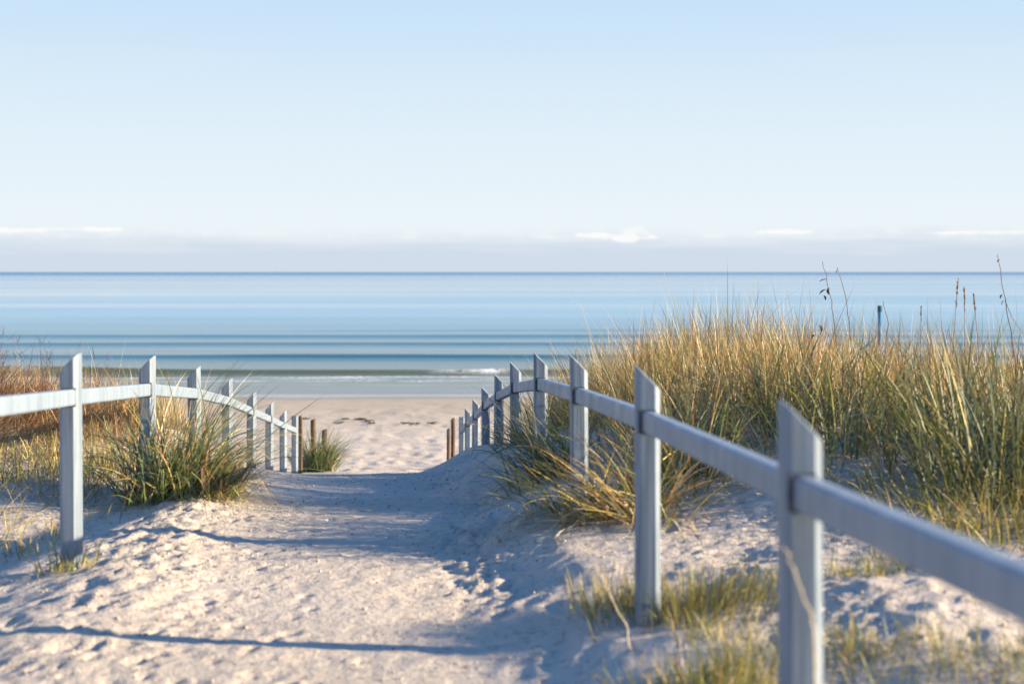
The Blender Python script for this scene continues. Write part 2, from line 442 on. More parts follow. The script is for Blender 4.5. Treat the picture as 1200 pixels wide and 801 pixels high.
def rail_mesh(p, q, w=.054, h=.076, bev=.009):
    """bar from p to q (relative to the fence origin), rounded edges, ends cut square"""
    p = np.array(p, float); q = np.array(q, float)
    d = (q - p) / np.linalg.norm(q - p)
    s = np.cross(d, (0, 0, 1)); s /= np.linalg.norm(s); t = np.cross(s, d)
    a, b = w / 2, h / 2
    k = bev * .3
    sec = [(-a + bev, -b), (a - bev, -b), (a - k, -b + k), (a, -b + bev), (a, b - bev), (a - k, b - k), (a - bev, b), (-a + bev, b), (-a + k, b - k), (-a, b - bev), (-a, -b + bev), (-a + k, -b + k)]
    n = len(sec)
    V = [tuple(e + s * x + t * z) for e in (p, q) for x, z in sec]
    Fs = [tuple(range(n)), tuple(range(2 * n - 1, n - 1, -1))] + [(i, i + n, (i + 1) % n + n, (i + 1) % n) for i in range(n)]
    return V, Fs

def box_mesh(cx, cy, cz, sx, sy, sz):
    V = [(cx + i * sx / 2, cy + j * sy / 2, cz + k * sz / 2) for i in (-1, 1) for j in (-1, 1) for k in (-1, 1)]
    return V, [(0, 1, 3, 2), (4, 6, 7, 5), (0, 4, 5, 1), (2, 3, 7, 6), (0, 2, 6, 4), (1, 5, 7, 3)]

def fence(u0, ys, tops, side, label):
    org = np.array((u0 - .078 * ys[0], ys[0], float(ground(u0 - .078 * ys[0], ys[0]))))
    root = empty('fence', org)
    tag(root, label, 'fence')
    rails = []
    for i, (y, td) in enumerate(zip(ys, tops)):
        last = i == len(ys) - 1
        x = u0 - .078 * y
        gz = float(ground(x, y)); topz = CAMZ - td
        o = mesh_object('post', *post_mesh(-.35, topz - gz, side, last), mat=M_post, parent=root)
        o.location = np.array((x, y, gz)) - org
        o.rotation_euler = (random.gauss(0, .006), random.gauss(0, .006), random.gauss(-.005, .012))
        rz = topz - .205
        rails.append(np.array((x, y, rz)))
        if not last:      # dark box standing for the shade in the slot around the rail
            s = mesh_object('rail_slot_shade', *box_mesh(-.004 * side, 0, rz - gz + .003, .064, PW + .004, .086), mat=M_slot_shade, parent=o)
    for i in range(len(rails) - 1):
        mesh_object('rail', *rail_mesh(rails[i] - org, rails[i + 1] - org), mat=M_rail, parent=root)
    return root

ysR = [-.78, 1.22, 3.22, 5.22, 7.22, 9.22, 11.22, 13.22, 15.22, 17.22, 19.22, 21.2]
tpR = [.20, .235, .292, .343, .423, .525, .713, .955, 1.236, 1.544, 1.845, 2.17]
fence(.905, ysR, tpR, 1, 'grey post and rail fence on the right side of the path, nearest to the viewer')
ysL = [2.67, 4.67, 6.67, 8.67, 10.67, 12.67, 14.67, 16.67, 18.67, 20.67]
tpL = [.20, .265, .384, .515, .71, .95, 1.24, 1.525, 1.82, 2.10]
fence(-1.545, ysL, tpL, -1, 'grey post and rail fence on the left side of the path, before the brown shrub')

# ------------------------------------------------------------------ timber posts and marker pole
def timber(x, y, top_d, r, label, square=False, lean=0.):
    gz = float(ground(x, y)); h = CAMZ - top_d - gz
    n = 4 if square else 12
    V = []; Fs = []
    prof = [(-.3, 1.), (.0, 1.02), (h * .5, .98), (h - .02, .96), (h, .82)]
    for z, s in prof:
        for k in range(n):
            an = 2 * math.pi * (k + .5) / n
            rr = r * s * (1.3 if square else 1 + .05 * math.sin(3 * an + z * 3))
            V.append((rr * math.cos(an) + lean * max(z, 0), rr * math.sin(an), z + (.015 * math.cos(an) if z == h else 0)))
    for j in range(len(prof) - 1):
        Fs += [(j * n + k, j * n + (k + 1) % n, (j + 1) * n + (k + 1) % n, (j + 1) * n + k) for k in range(n)]
    Fs.append(tuple((len(prof) - 1) * n + k for k in range(n)))
    o = mesh_object('wooden_post', V, Fs, mat=M_wood, smooth=not square)
    o.location = (x, y, gz)
    return tag(o, label, 'post', 'timber posts at the beach end of the fences')

def px(xp, y): return (xp - 600) / F * y
timber(px(350.5, 21.0), 20.95, (487.5 - 318) / F * 20.95, .055, 'square brown timber post fixed against the last grey post of the left fence', True)
timber(px(367, 22.6), 22.6, (491 - 318) / F * 22.6, .044, 'round brown timber post standing in the small dark green tussock, the taller one there')
timber(px(380, 23.6), 23.6, (503 - 318) / F * 23.6, .045, 'short brown timber post stump almost hidden by the small dark green tussock')
timber(px(530.8, 22.2), 22.2, (490 - 318) / F * 22.2, .034, 'dark weathered timber post next to the flat topped end post of the right fence')
timber(px(525.5, 23.2), 23.2, (502 - 318) / F * 23.2, .030, 'thin dark timber post, the one nearest the water at the right fence end')

def pole(x, y, top_d, r, label):
    gz = float(ground(x, y)); h = CAMZ - top_d - gz
    root = empty('marker_pole', (x, y, gz))
    def cyl(z0, z1, r0, n=14):
        V = [(r0 * math.cos(2 * math.pi * k / n), r0 * math.sin(2 * math.pi * k / n), z) for z in (z0, z1 - .01) for k in range(n)]
        V += [(.8 * r0 * math.cos(2 * math.pi * k / n), .8 * r0 * math.sin(2 * math.pi * k / n), z1) for k in range(n)]
        Fs = [tuple(range(n - 1, -1, -1))] + [(j * n + k, j * n + (k + 1) % n, (j + 1) * n + (k + 1) % n, (j + 1) * n + k) for j in (0, 1) for k in range(n)]
        return V, Fs + [tuple(2 * n + k for k in range(n))]
    mesh_object('shaft', *cyl(-.4, h - .14, r), mat=M_blue, parent=root, smooth=False)
    mesh_object('cap', *cyl(h - .145, h, r * 1.12), mat=simple_material('dark_green_cap', (.01, .05, .07), (.02, .08, .10), 20), parent=root)
    return tag(root, label, 'pole')
pole(px(1031, 33.), 33., (358 - 318) / F * 33., .047, 'slim bright blue marker pole standing up behind the grassy dune')

# ------------------------------------------------------------------ grass blades
STRAW = np.array([(.51, .36, .14), (.61, .46, .20), (.46, .30, .105), (.72, .58, .33), (.36, .19, .075), (.26, .115, .05)])
GOLD = np.array([(.42, .33, .065), (.50, .40, .09), (.32, .30, .06)])
GREEN = np.array([(.06, .105, .03), (.085, .135, .035), (.04, .08, .03), (.13, .165, .04)]) * 1.3
BLUEG = np.array([(.04, .085, .055), (.065, .12, .085), (.025, .055, .04)]) * 1.25
BROWN = np.array([(.15, .065, .04), (.19, .09, .045), (.10, .042, .032), (.25, .13, .06)])
SHOOT = np.array([(.11, .05, .055), (.08, .035, .04), (.14, .065, .06)])

def pick(pal, n):
    c = pal[rng.integers(0, len(pal), n)]
    return c * rng.uniform(.75, 1.25, (n, 1))

def blade_set(bx, by, az, Ln, th0, bend, w, col, tip=None, seg=6, lift=0., origin=(0, 0, 0)):
    """curved tapering strips; returns verts, quads, tint"""
    n = len(bx)
    t = np.linspace(0, 1, seg + 1)
    tm = (t[1:] + t[:-1]) / 2
    th = th0[:, None] + bend[:, None] * tm[None] ** 1.4
    th = np.clip(th, -2.6, 2.6)
    ds = (Ln / seg)[:, None]
    hz = np.concatenate([np.zeros((n, 1)), np.cumsum(np.sin(th) * ds, 1)], 1)
    vz = np.concatenate([np.zeros((n, 1)), np.cumsum(np.cos(th) * ds, 1)], 1)
    sway = rng.normal(0, .25, n)[:, None] * (t[None] ** 2) * Ln[:, None] * .25
    ca, sa = np.cos(az)[:, None], np.sin(az)[:, None]
    X = bx[:, None] + hz * ca - sway * sa
    Y = by[:, None] + hz * sa + sway * ca
    g0 = ground(bx, by)
    Z = g0[:, None] - .015 + lift + vz
    Z = np.maximum(Z, ground(X, Y) + .006 + .02 * t[None])
    tw = rng.uniform(-1.2, 1.2, n)[:, None] + t[None] * rng.normal(0, .5, n)[:, None]
    c, s = np.cos(tw), np.sin(tw)
    wx, wy, wz = -sa * c + ca * s * .6, ca * c + sa * s * .6, -s * .35 + 0 * c
    prof = np.clip(np.minimum(1, .55 + 2.2 * t), 0, 1) * (1 - t ** 2.6) ** .8 + .06
    hw = (w[:, None] * prof[None]) / 2
    A = np.stack([X - wx * hw, Y - wy * hw, Z - wz * hw], -1)
    B = np.stack([X + wx * hw, Y + wy * hw, Z + wz * hw], -1)
    V = np.stack([A, B], 2).reshape(-1, 3) - np.array(origin)
    base = (np.arange(n) * (seg + 1) * 2)[:, None] + (np.arange(seg) * 2)[None]
    Q = np.stack([base, base + 1, base + 3, base + 2], -1).reshape(-1, 4)
    if tip is None: tip = col
    k = (t[None, :, None] ** 1.5)
    T = np.repeat((col[:, None] * (1 - k) + tip[:, None] * k)[:, :, None, :], 2, 2).reshape(-1, 3)
    return V, Q, T

def join(sets):
    Vs, Qs, Ts = [], [], []; off = 0
    for V, Q, T in sets:
        Vs.append(V); Qs.append(Q + off); Ts.append(T); off += len(V)
    return np.concatenate(Vs), np.concatenate(Qs), np.concatenate(Ts)

def grass_object(name, sets, origin=None, parent=None):
    V, Q, T = join(sets)
    o = mesh_object(name, V, quads=Q, mat=M_blade, smooth=True, tint=T, parent=parent)
    if origin is not None: o.location = origin
    return o

def clumped(cx, cy, per, spread):
    """positions of blades gathered in clumps, with the direction out of their clump"""
    n = len(cx)
    k = rng.poisson(per, n) if np.isscalar(per) else rng.poisson(per)
    X = np.repeat(cx, k); Y = np.repeat(cy, k)
    sp = np.repeat(spread, k) if not np.isscalar(spread) else spread
    dx = rng.normal(0, 1, len(X)) * sp; dy = rng.normal(0, 1, len(X)) * sp
    out = np.arctan2(dy, dx) + rng.normal(0, .5, len(X))
    return X + dx, Y + dy, out, np.hypot(dx, dy) / (sp + 1e-6), np.repeat(np.arange(n), k)

def right_front(u): return np.interp(u, [.9, 1.3, 1.6, 2.2, 3, 5, 9], [8.8, 8.0, 7.6, 7.15, 6.9, 6.7, 6.4])

# -- the big stand of marram on the right-hand dune
sets = []
def scatter(nc, u0, u1, y0, y1, ok):
    u = rng.uniform(u0, u1, nc); y = rng.uniform(y0, y1, nc)
    m = ok(u, y); u, y = u[m], y[m]
    return u - .078 * y, y, u
# golden, dry part behind
cx, cy, cu = scatter(1500, 1.38, 9.0, 7.2, 17.5, lambda u, y: (y > right_front(u) + .75 + .25 * sstep(1.8, 3., u) + .4 * vnoise(u * 1.3, y * 1.3, 91)) & (y < 15.0 + .4 * u))
X, Y, out, rr, ci = clumped(cx, cy, 29, .13)
n = len(X)
pal = vnoise(X * .6, Y * .6, 95) + rng.normal(0, .5, n)
col = np.where((pal > .30)[:, None], pick(GOLD, n), pick(STRAW, n))
grn = rng.random(n) < .24 + .34 * (1 - sstep(.3, 2.2, Y - right_front(X + .078 * Y)))
col = np.where(grn[:, None], pick(GREEN, n), col)
uu = X + .078 * Y
lean_w = sstep(2.4, 1.2, uu)                     # the edge over the path leans out
az = np.where(rng.random(n) < .45 * lean_w, math.pi + rng.normal(0, .5, n), out)
ck = rng.uniform(.70, 1.22, len(cx))[ci]; ca_ = rng.uniform(0, 6.28, len(cx))[ci]; red = (rng.random(len(cx)) < .30)[ci] & (rng.random(n) < .75)
col = np.where((red & ~grn)[:, None], pick(np.concatenate([STRAW[4:], BROWN]), n) * 1.35, col)
az = np.where(rng.random(n) < .35, ca_, az)
Ln = rng.uniform(.34, .76, n) * ck * (.9 + .25 * vnoise(X * .9, Y * .9, 97)) * np.where(rng.random(n) < .06, 1.3, 1) * (1 - .2 * sstep(2.8, 4.4, X + .078 * Y))
sets.append(blade_set(X, Y, az, Ln, np.abs(rng.normal(.10, .24, n)) + .15 * lean_w, rng.gamma(1.6, .28, n), rng.uniform(.0035, .0068, n), col, col * .55 + .45 * pick(STRAW, n) * 1.15))
# fine flowering stems above the leaves
cx, cy, cu = scatter(1100, 1.5, 9.0, 8.0, 15.5, lambda u, y: (y > right_front(u) + 1.0))
n = len(cx)
sets.append(blade_set(cx, cy, rng.uniform(0, 6.28, n), rng.uniform(.55, .88, n), np.abs(rng.normal(.1, .14, n)), rng.gamma(1.5, .14, n), rng.uniform(.003, .005, n), pick(STRAW, n) * .9, pick(np.concatenate([STRAW, BROWN]), n)))
# greener leaves along the front, sand showing between
cx, cy, cu = scatter(430, 1.0, 9.0, 6.4, 10.5, lambda u, y: (y > right_front(u) + .05 + .3 * vnoise(u * 1.7, y * 1.7, 92)) & (y < right_front(u) + 1.7))
X, Y, out, rr, ci = clumped(cx, cy, 17, .09)
n = len(X)
f = rng.random(n)
col = np.where((f < .50)[:, None], pick(BLUEG, n), np.where((f < .82)[:, None], pick(GREEN, n), np.where((f < .9)[:, None], pick(GOLD, n), pick(STRAW, n))))
sets.append(blade_set(X, Y, out, rng.uniform(.35, .85, n), np.abs(rng.normal(.22, .3, n)) + .1 * rr, rng.gamma(1.8, .45, n), rng.uniform(.006, .011, n), col, col * .88 + .12 * pick(GOLD, n)))
cx, cy, cu = scatter(300, 2.3, 7.5, 5.3, 7.3, lambda u, y: (y < right_front(u) + .3) & (y > right_front(u) - .75 - .35 * vnoise(u * 1.6, y * 1.6, 94) - .2 * (u - 3)))
X, Y, out, rr, ci = clumped(cx, cy, 15, .07)
n = len(X); f = rng.random(n)
col = np.where((f < .5)[:, None], pick(GOLD, n), np.where((f < .82)[:, None], pick(GREEN, n), pick(STRAW, n)))
sets.append(blade_set(X, Y, out, rng.uniform(.08, .34, n), np.abs(rng.normal(.4, .4, n)), rng.gamma(1.8, .4, n), rng.uniform(.003, .007, n), col, col * .7 + .3 * pick(GOLD, n)))
# dead thatch lying low between the tussocks
cx, cy, cu = scatter(9000, 1.2, 9., 6.6, 15., lambda u, y: (y > right_front(u) + .25))
n = len(cx)
sets.append(blade_set(cx, cy, rng.uniform(0, 6.28, n), rng.uniform(.15, .45, n), rng.uniform(.9, 1.6, n), rng.uniform(-.2, .5, n), rng.uniform(.003, .007, n), pick(np.concatenate([STRAW, STRAW, BROWN]), n), seg=4, lift=.03))
tag(grass_object('dune_grass', sets), kind='stuff')

# -- dry grass on the left-hand dune
sets = []
cx, cy, cu = scatter(520, -9.0, -1.75, 8.3, 17.5, lambda u, y: (y > 9.3 + .3 * vnoise(u * 1.5, y, 93)) & (y < 15.5) & ~((u < -2.45) & (u > -4.8) & (y < 11.1)) & ~((u < -2.8) & (u > -5) & (y < 12.6)) & ~((u > -2.15) & (y > 9.6)))
X, Y, out, rr, ci = clumped(cx, cy, 42, .14)
n = len(X)
f = rng.random(n)
col = np.where((f < .70)[:, None], pick(STRAW, n), np.where((f < .85)[:, None], pick(GOLD, n), pick(GREEN, n)))
sets.append(blade_set(X, Y, out, rng.uniform(.28, .62, n), np.abs(rng.normal(.12, .2, n)), rng.gamma(1.6, .32, n), rng.uniform(.0035, .0065, n), col, col * .5 + .5 * pick(STRAW, n) * 1.15))
cx, cy, cu = scatter(420, -7, -2.3, 9.3, 14, lambda u, y: (y > 10.9) & ~((u < -2.8) & (u > -5) & (y < 12.6)))
n = len(cx)
sets.append(blade_set(cx, cy, rng.uniform(0, 6.28, n), rng.uniform(.5, .78, n), np.abs(rng.normal(.12, .16, n)), rng.gamma(1.5, .2, n), rng.uniform(.003, .005, n), pick(STRAW, n), pick(STRAW, n) * 1.2))
# green and yellow tufts in front of the brown shrub
cx, cy, cu = scatter(340, -5.2, -1.75, 7.0, 9.8, lambda u, y: (vnoise(u * 1.4, y * 1.4, 99) > -.45))
X, Y, out, rr, ci = clumped(cx, cy, 16, .08)
n = len(X); f = rng.random(n)
col = np.where((f < .4)[:, None], pick(GREEN, n), np.where((f < .7)[:, None], pick(GOLD, n), pick(STRAW, n)))
sets.append(blade_set(X, Y, out, rng.uniform(.10, .36, n) * (.5 + .5 * sstep(7., 8.6, Y)), np.abs(rng.normal(.25, .3, n)), rng.gamma(1.6, .4, n), rng.uniform(.004, .007, n), col, col * .6 + .4 * pick(GOLD, n)))
cx, cy, cu = scatter(2600, -6, -2.0, 7.0, 13, lambda u, y: y > 7.5 + .5 * vnoise(u * 2, y * 2, 98))
n = len(cx)
sets.append(blade_set(cx, cy, rng.uniform(0, 6.28, n), rng.uniform(.12, .35, n), rng.uniform(.9, 1.6, n), rng.uniform(-.2, .5, n), rng.uniform(.003, .006, n), pick(np.concatenate([STRAW, GOLD]), n), seg=4, lift=.02))
tag(grass_object('dune_grass', sets), kind='stuff')

# -- short grass and litter on the sand right of the fence
sets = []
cx, cy, cu = scatter(3400, .95, 4.6, 2.6, 7.4, lambda u, y: (vnoise(u * 2.3, y * 2.3, 101) > np.where(u < 1.5, .0, .22)) & (y < right_front(u)) & ~((u < 2.0) & (y > 5.6)))
X, Y, out, rr, ci = clumped(cx, cy, 13, .04)
n = len(X); f = rng.random(n)
col = np.where((f < .45)[:, None], pick(GREEN, n) * 1.2, np.where((f < .85)[:, None], pick(GOLD, n), pick(STRAW, n)))
sets.append(blade_set(X, Y, out, rng.uniform(.04, .15, n), np.abs(rng.normal(.3, .35, n)), rng.gamma(1.5, .3, n), rng.uniform(.0025, .0045, n), col, col * .5 + .5 * pick(GOLD, n), seg=4))
tag(grass_object('short_grass', sets), kind='stuff')
sets = []
cx, cy, cu = scatter(1100, .8, 5, 3.0, 8.2, lambda u, y: y < right_front(u) + .4)
n = len(cx)
sets.append(blade_set(cx, cy, rng.uniform(0, 6.28, n), rng.uniform(.04, .2, n), rng.uniform(1.2, 1.7, n), rng.uniform(-.3, .3, n), rng.uniform(.002, .005, n), pick(np.concatenate([STRAW, GOLD, BROWN]), n), seg=4, lift=.004))
cx, cy, cu = scatter(230, -1.5, .9, 3.6, 10, lambda u, y: y > 0)
n = len(cx)
sets.append(blade_set(cx, cy, rng.uniform(0, 6.28, n), rng.uniform(.02, .10, n), rng.uniform(1.3, 1.7, n), rng.uniform(-.3, .3, n), rng.uniform(.002, .004, n), pick(np.concatenate([STRAW, BROWN]), n), seg=4, lift=.006))
cx, cy, cu = scatter(800, -3.5, 5, 6.3, 8.8, lambda u, y: ((u > 1.5) & (y > right_front(u) - .35)) | (u < -1.9))
n = len(cx)
sets.append(blade_set(cx, cy, rng.uniform(0, 6.28, n), rng.uniform(.15, .4, n), rng.uniform(1.1, 1.6, n), rng.uniform(-.2, .3, n), rng.uniform(.004, .008, n), pick(np.concatenate([STRAW, GOLD, GREEN, BLUEG]), n), seg=5, lift=.01))
tag(grass_object('plant_litter', sets), kind='stuff')

# -- single tussocks
def tussock(x, y, n, r, Lr, wr, mix, label, th=(.2, .3), bend=(1.8, .45), lean=None, name='grass_tussock', seg=8, cat='grass tussock', yr=None):
    org = np.array((x, y, float(ground(x, y))))
    dx = np.clip(rng.normal(0, r, n), -1.9 * r, 1.9 * r); dy = np.clip(rng.normal(0, yr or r, n), -1.9 * (yr or r), 1.9 * (yr or r))
    az = np.arctan2(dy, dx) + rng.normal(0, .7, n)
    if lean is not None:
        k = rng.random(n) < lean[1]
        az = np.where(k, lean[0] + rng.normal(0, .55, n), az)
    f = rng.random(n); cum = np.cumsum([m_[1] for m_ in mix]); cum = cum / cum[-1]
    col = np.zeros((n, 3)); lo = 0
    for (pal, _), hi in zip(mix, cum):
        m_ = (f >= lo) & (f <= hi); col[m_] = pick(pal, m_.sum()); lo = hi
    ok = blade_set(x + dx, y + dy, az, rng.uniform(*Lr, n), np.abs(rng.normal(th[0], th[1], n)), rng.gamma(bend[0], bend[1], n), rng.uniform(*wr, n), col, col * .85 + .15 * pick(GOLD, n), seg=seg, origin=org)
    o = grass_object(name, [ok], origin=org)
    return tag(o, label, cat)

tussock(-2.03, 8.5, 640, .13, (.32, .98), (.006, .012), [(GREEN * 1.4, .42), (BLUEG * 1.35, .32), (STRAW, .22), (BROWN, .04)], 'large arching green and straw tussock around the second post of the left fence', th=(.30, .36), bend=(2.4, .68), lean=(.05, .25))
tussock(-1.78, 8.55, 260, .08, (.25, .55), (.004, .008), [(STRAW, .45), (BROWN, .2), (GREEN, .35)], 'brownish straw tussock leaning over the path edge, right of the large arching tussock', th=(.45, .35), bend=(2.2, .6), lean=(.0, .5))
tussock(px(372, 22.2), 22.0, 520, .15, (.4, .80), (.009, .016), [(BLUEG, .6), (GREEN, .3), (STRAW, .1)], 'small dark green tussock beside the brown timber posts at the end of the left fence', th=(.25, .25), bend=(1.8, .5), lean=(-.1, .45))
tussock(px(650, 8.7), 8.65, 300, .14, (.25, .55), (.006, .011), [(GREEN, .45), (BLUEG, .45), (STRAW, .1)], 'dark green tussock sweeping left over the shaded right bank of the path', th=(.75, .35), bend=(2.0, .5), lean=(3.3, .7))
tussock(px(622, 10.2), 10.1, 190, .12, (.22, .48), (.005, .010), [(GREEN, .5), (BLUEG, .3), (STRAW, .2)], 'low dark green tussock at the foot of the fifth post of the right fence', th=(.8, .35), bend=(2.0, .5), lean=(3.2, .6))
tussock(px(690, 7.3), 7.3, 190, .15, (.25, .58), (.006, .011), [(GREEN, .45), (GOLD, .3), (STRAW, .25)], 'yellow green tussock trailing down the bank in front of the third right hand post', th=(.85, .3), bend=(2.0, .4), lean=(3.5, .65))
tussock(px(745, 7.1), 7.05, 170, .12, (.3, .62), (.007, .013), [(STRAW, .55), (GOLD, .35), (GREEN, .1)], 'bright straw tussock between the second and third right hand posts', th=(.8, .3), bend=(2.2, .4), lean=(3.4, .55))
tussock(px(800, 7.6), 7.6, 240, .14, (.3, .62), (.006, .011), [(BLUEG, .45), (GREEN, .25), (STRAW, .3)], 'green drooping tussock seen under the rail right of the second right hand post', th=(.4, .3), bend=(2.2, .5))
tussock(px(1165, 7.1), 7.05, 260, .19, (.45, .95), (.008, .014), [(BLUEG, .6), (GREEN, .3), (GOLD, .1)], 'tall blue green tussock with broad leaves above the near rail at the right edge', th=(.38, .3), bend=(1.8, .35))
tussock(px(1150, 6.55), 6.5, 330, .22, (.12, .35), (.004, .008), [(GOLD, .6), (GREEN, .3), (STRAW, .1)], 'low yellow green tussock on the sand just above the near rail', th=(.5, .35), bend=(1.8, .4))
tussock(px(82, 6.6), 6.55, 90, .07, (.07, .2), (.004, .007), [(GREEN, .5), (GOLD, .4), (STRAW, .1)], 'small green tuft growing at the foot of the nearest left hand post', th=(.2, .25), bend=(1.6, .3), name='grass_tuft', cat='grass tuft', seg=5)
tussock(px(812, 5.35), 5.3, 1000, .20, (.05, .21), (.0025, .0045), [(GREEN, .5), (GOLD, .3), (BROWN, .2)], 'wide short yellow green tuft on the sand right of the second right hand post', th=(.2, .28), bend=(1.5, .3), name='grass_tuft', cat='grass tuft', seg=5, yr=.12)
tussock(px(722, 5.55), 5.5, 220, .09, (.06, .20), (.003, .005), [(GOLD, .3), (STRAW, .35), (GREEN, .35)], 'short orange yellow tuft on the bank left of the second right hand post', th=(.2, .25), bend=(1.5, .25), name='grass_tuft', cat='grass tuft', seg=5)
tussock(px(820, 4.45), 4.4, 520, .15, (.06, .17), (.003, .005), [(GOLD, .4), (GREEN, .45), (STRAW, .15)], 'short blurred tuft at the bottom edge left of the nearest post', th=(.2, .25), bend=(1.5, .25), name='grass_tuft', cat='grass tuft', seg=5, yr=.09)

# -- brown twiggy shrub on the left
def shrub(x, y, label):
    org = np.array((x, y, float(ground(x, y))))
    root = empty('twiggy_shrub', org)
    n = 10500
    dx = rng.normal(0, .72, n); dy = rng.normal(0, .62, n)
    r2 = (dx / 1.35) ** 2 + (dy / 1.2) ** 2
    m = r2 < 1.4; dx, dy, r2 = dx[m], dy[m], r2[m]; n = len(dx)
    lift = np.maximum(0, .36 * (1 - r2)) * rng.random(n)
    az = np.where(rng.random(n) < .6, rng.normal(0.15, .6, n), rng.uniform(0, 6.28, n))
    V, Q, T = blade_set(x + dx, y + dy, az, rng.uniform(.14, .36, n), rng.uniform(.5, 1.3, n), rng.normal(0, .5, n), rng.uniform(.0025, .005, n), pick(np.concatenate([BROWN * .85, BROWN, STRAW[4:]]), n), pick(np.concatenate([BROWN, STRAW[2:5]]), n), seg=4, origin=org)
    V = V.reshape(n, -1, 3); V[:, :, 2] += lift[:, None]; V = V.reshape(-1, 3)
    o = mesh_object('twigs', V, quads=Q, mat=M_blade, smooth=True, tint=T, parent=root); o['kind'] = 'stuff'
    # upright reddish shoots with side twigs
    S = []
    k = 130
    dx = rng.normal(-.1, .45, k); dy = rng.normal(0, .3, k)
    azs = rng.uniform(0, 6.28, k); Ls = rng.uniform(.5, .8, k); th = np.abs(rng.normal(.15, .15, k))
    S.append(blade_set(x + dx, y + dy, azs, Ls, th, rng.normal(.1, .2, k), np.full(k, .0045), pick(SHOOT, k), pick(SHOOT, k), seg=5, origin=org))
    rep = 9
    tt = rng.uniform(.4, 1, (k, rep))
    bx = (x + dx)[:, None] + np.cos(azs)[:, None] * np.sin(th)[:, None] * Ls[:, None] * tt
    by = (y + dy)[:, None] + np.sin(azs)[:, None] * np.sin(th)[:, None] * Ls[:, None] * tt
    bz = (Ls[:, None] * np.cos(th)[:, None] * tt).ravel()
    V, Q, T = blade_set(bx.ravel(), by.ravel(), rng.uniform(0, 6.28, k * rep), rng.uniform(.05, .16, k * rep), rng.uniform(.3, 1.1, k * rep), rng.normal(0, .3, k * rep), np.full(k * rep, .003), pick(SHOOT, k * rep), seg=3, origin=org)
    V = V.reshape(k * rep, -1, 3); V[:, :, 2] += bz[:, None]
    S.append((V.reshape(-1, 3), Q, T))
    V, Q, T = join(S)
    o = mesh_object('shoots', V, quads=Q, mat=M_blade, smooth=True, tint=T, parent=root); o['kind'] = 'stuff'
    return tag(root, label, 'shrub')
shrub(-3.75, 10.7, 'low brown twiggy shrub behind the nearest post of the left fence')

# -- tall dry weed stalks and reed plumes standing out of the right-hand grass
def tube(pts, r0, r1, n=5):
    pts = np.array(pts, float); V = []; Fs = []
    m = len(pts)
    for i, p in enumerate(pts):
        r = r0 + (r1 - r0) * i / (m - 1)
        for k in range(n):
            an = 2 * math.pi * k / n
            V.append((p[0] + r * math.cos(an), p[1] + r * math.sin(an), p[2]))
    for i in range(m - 1):
        Fs += [(i * n + k, i * n + (k + 1) % n, (i + 1) * n + (k + 1) % n, (i + 1) * n + k) for k in range(n)]
    Fs.append(tuple((m - 1) * n + k for k in range(n)))
    return V, Fs

def leaf_mesh(c, ln, wd, az, pitch):
    """a small cupped, folded leaf with thickness"""
    V = []; Fs = []; n = 7
    d = np.array((math.cos(az) * math.cos(pitch), math.sin(az) * math.cos(pitch), math.sin(pitch)))
    s = np.array((-math.sin(az), math.cos(az), 0)); up = np.cross(d, s)
    for i in range(n):
        t = i / (n - 1); w = wd * math.sin(math.pi * (t * .92 + .04)) ** .8
        p = np.array(c) + d * ln * t + up * (-.25 * ln * t * t)
        V += [tuple(p - s * w / 2 + up * w * .25), tuple(p + up * -.001), tuple(p + s * w / 2 + up * w * .25)]
    for i in range(n - 1):
        a = i * 3
        Fs += [(a, a + 1, a + 4, a + 3), (a + 1, a + 2, a + 5, a + 4)]
    return V, Fs

def at_px(xp, yp, y): return np.array(((xp - 600) / F * y, y, CAMZ - (yp - 318) / F * y))

def stalk(y, pix, leaves, label, r=.0042, twigs=(), mat=None, name='weed_stalk', cat='weed stalk', group='dry stalks rising above the dune grass'):
    pts = [at_px(a, b, y) for a, b in pix]
    base = pts[0].copy(); base[2] = float(ground(base[0], base[1])) - .03
    if pts[0][2] > base[2] + .05: pts = [base] + pts
    # refine with a little wobble
    P = []
    for i in range(len(pts) - 1):
        for k in range(6): P.append(pts[i] + (pts[i + 1] - pts[i]) * k / 6 + np.array((random.gauss(0, .003), random.gauss(0, .003), 0)))
    P.append(pts[-1])
    org = P[0].copy()
    root = empty(name, org)
    mesh_object('stem', *tube([p - org for p in P], r, r * .45), mat=mat or M_stem, parent=root, smooth=True)
    for (a, b, ln, wd, az, pit) in leaves:
        mesh_object('leaf', *leaf_mesh(at_px(a, b, y) - org, ln, wd, az, pit), mat=M_leaf, parent=root, smooth=True)
    for tw in twigs:
        q = [at_px(a, b, y) - org for a, b in tw]
        mesh_object('twig', *tube(q, r * .6, r * .3), mat=M_stem, parent=root, smooth=True)
    return tag(root, label, cat, group)

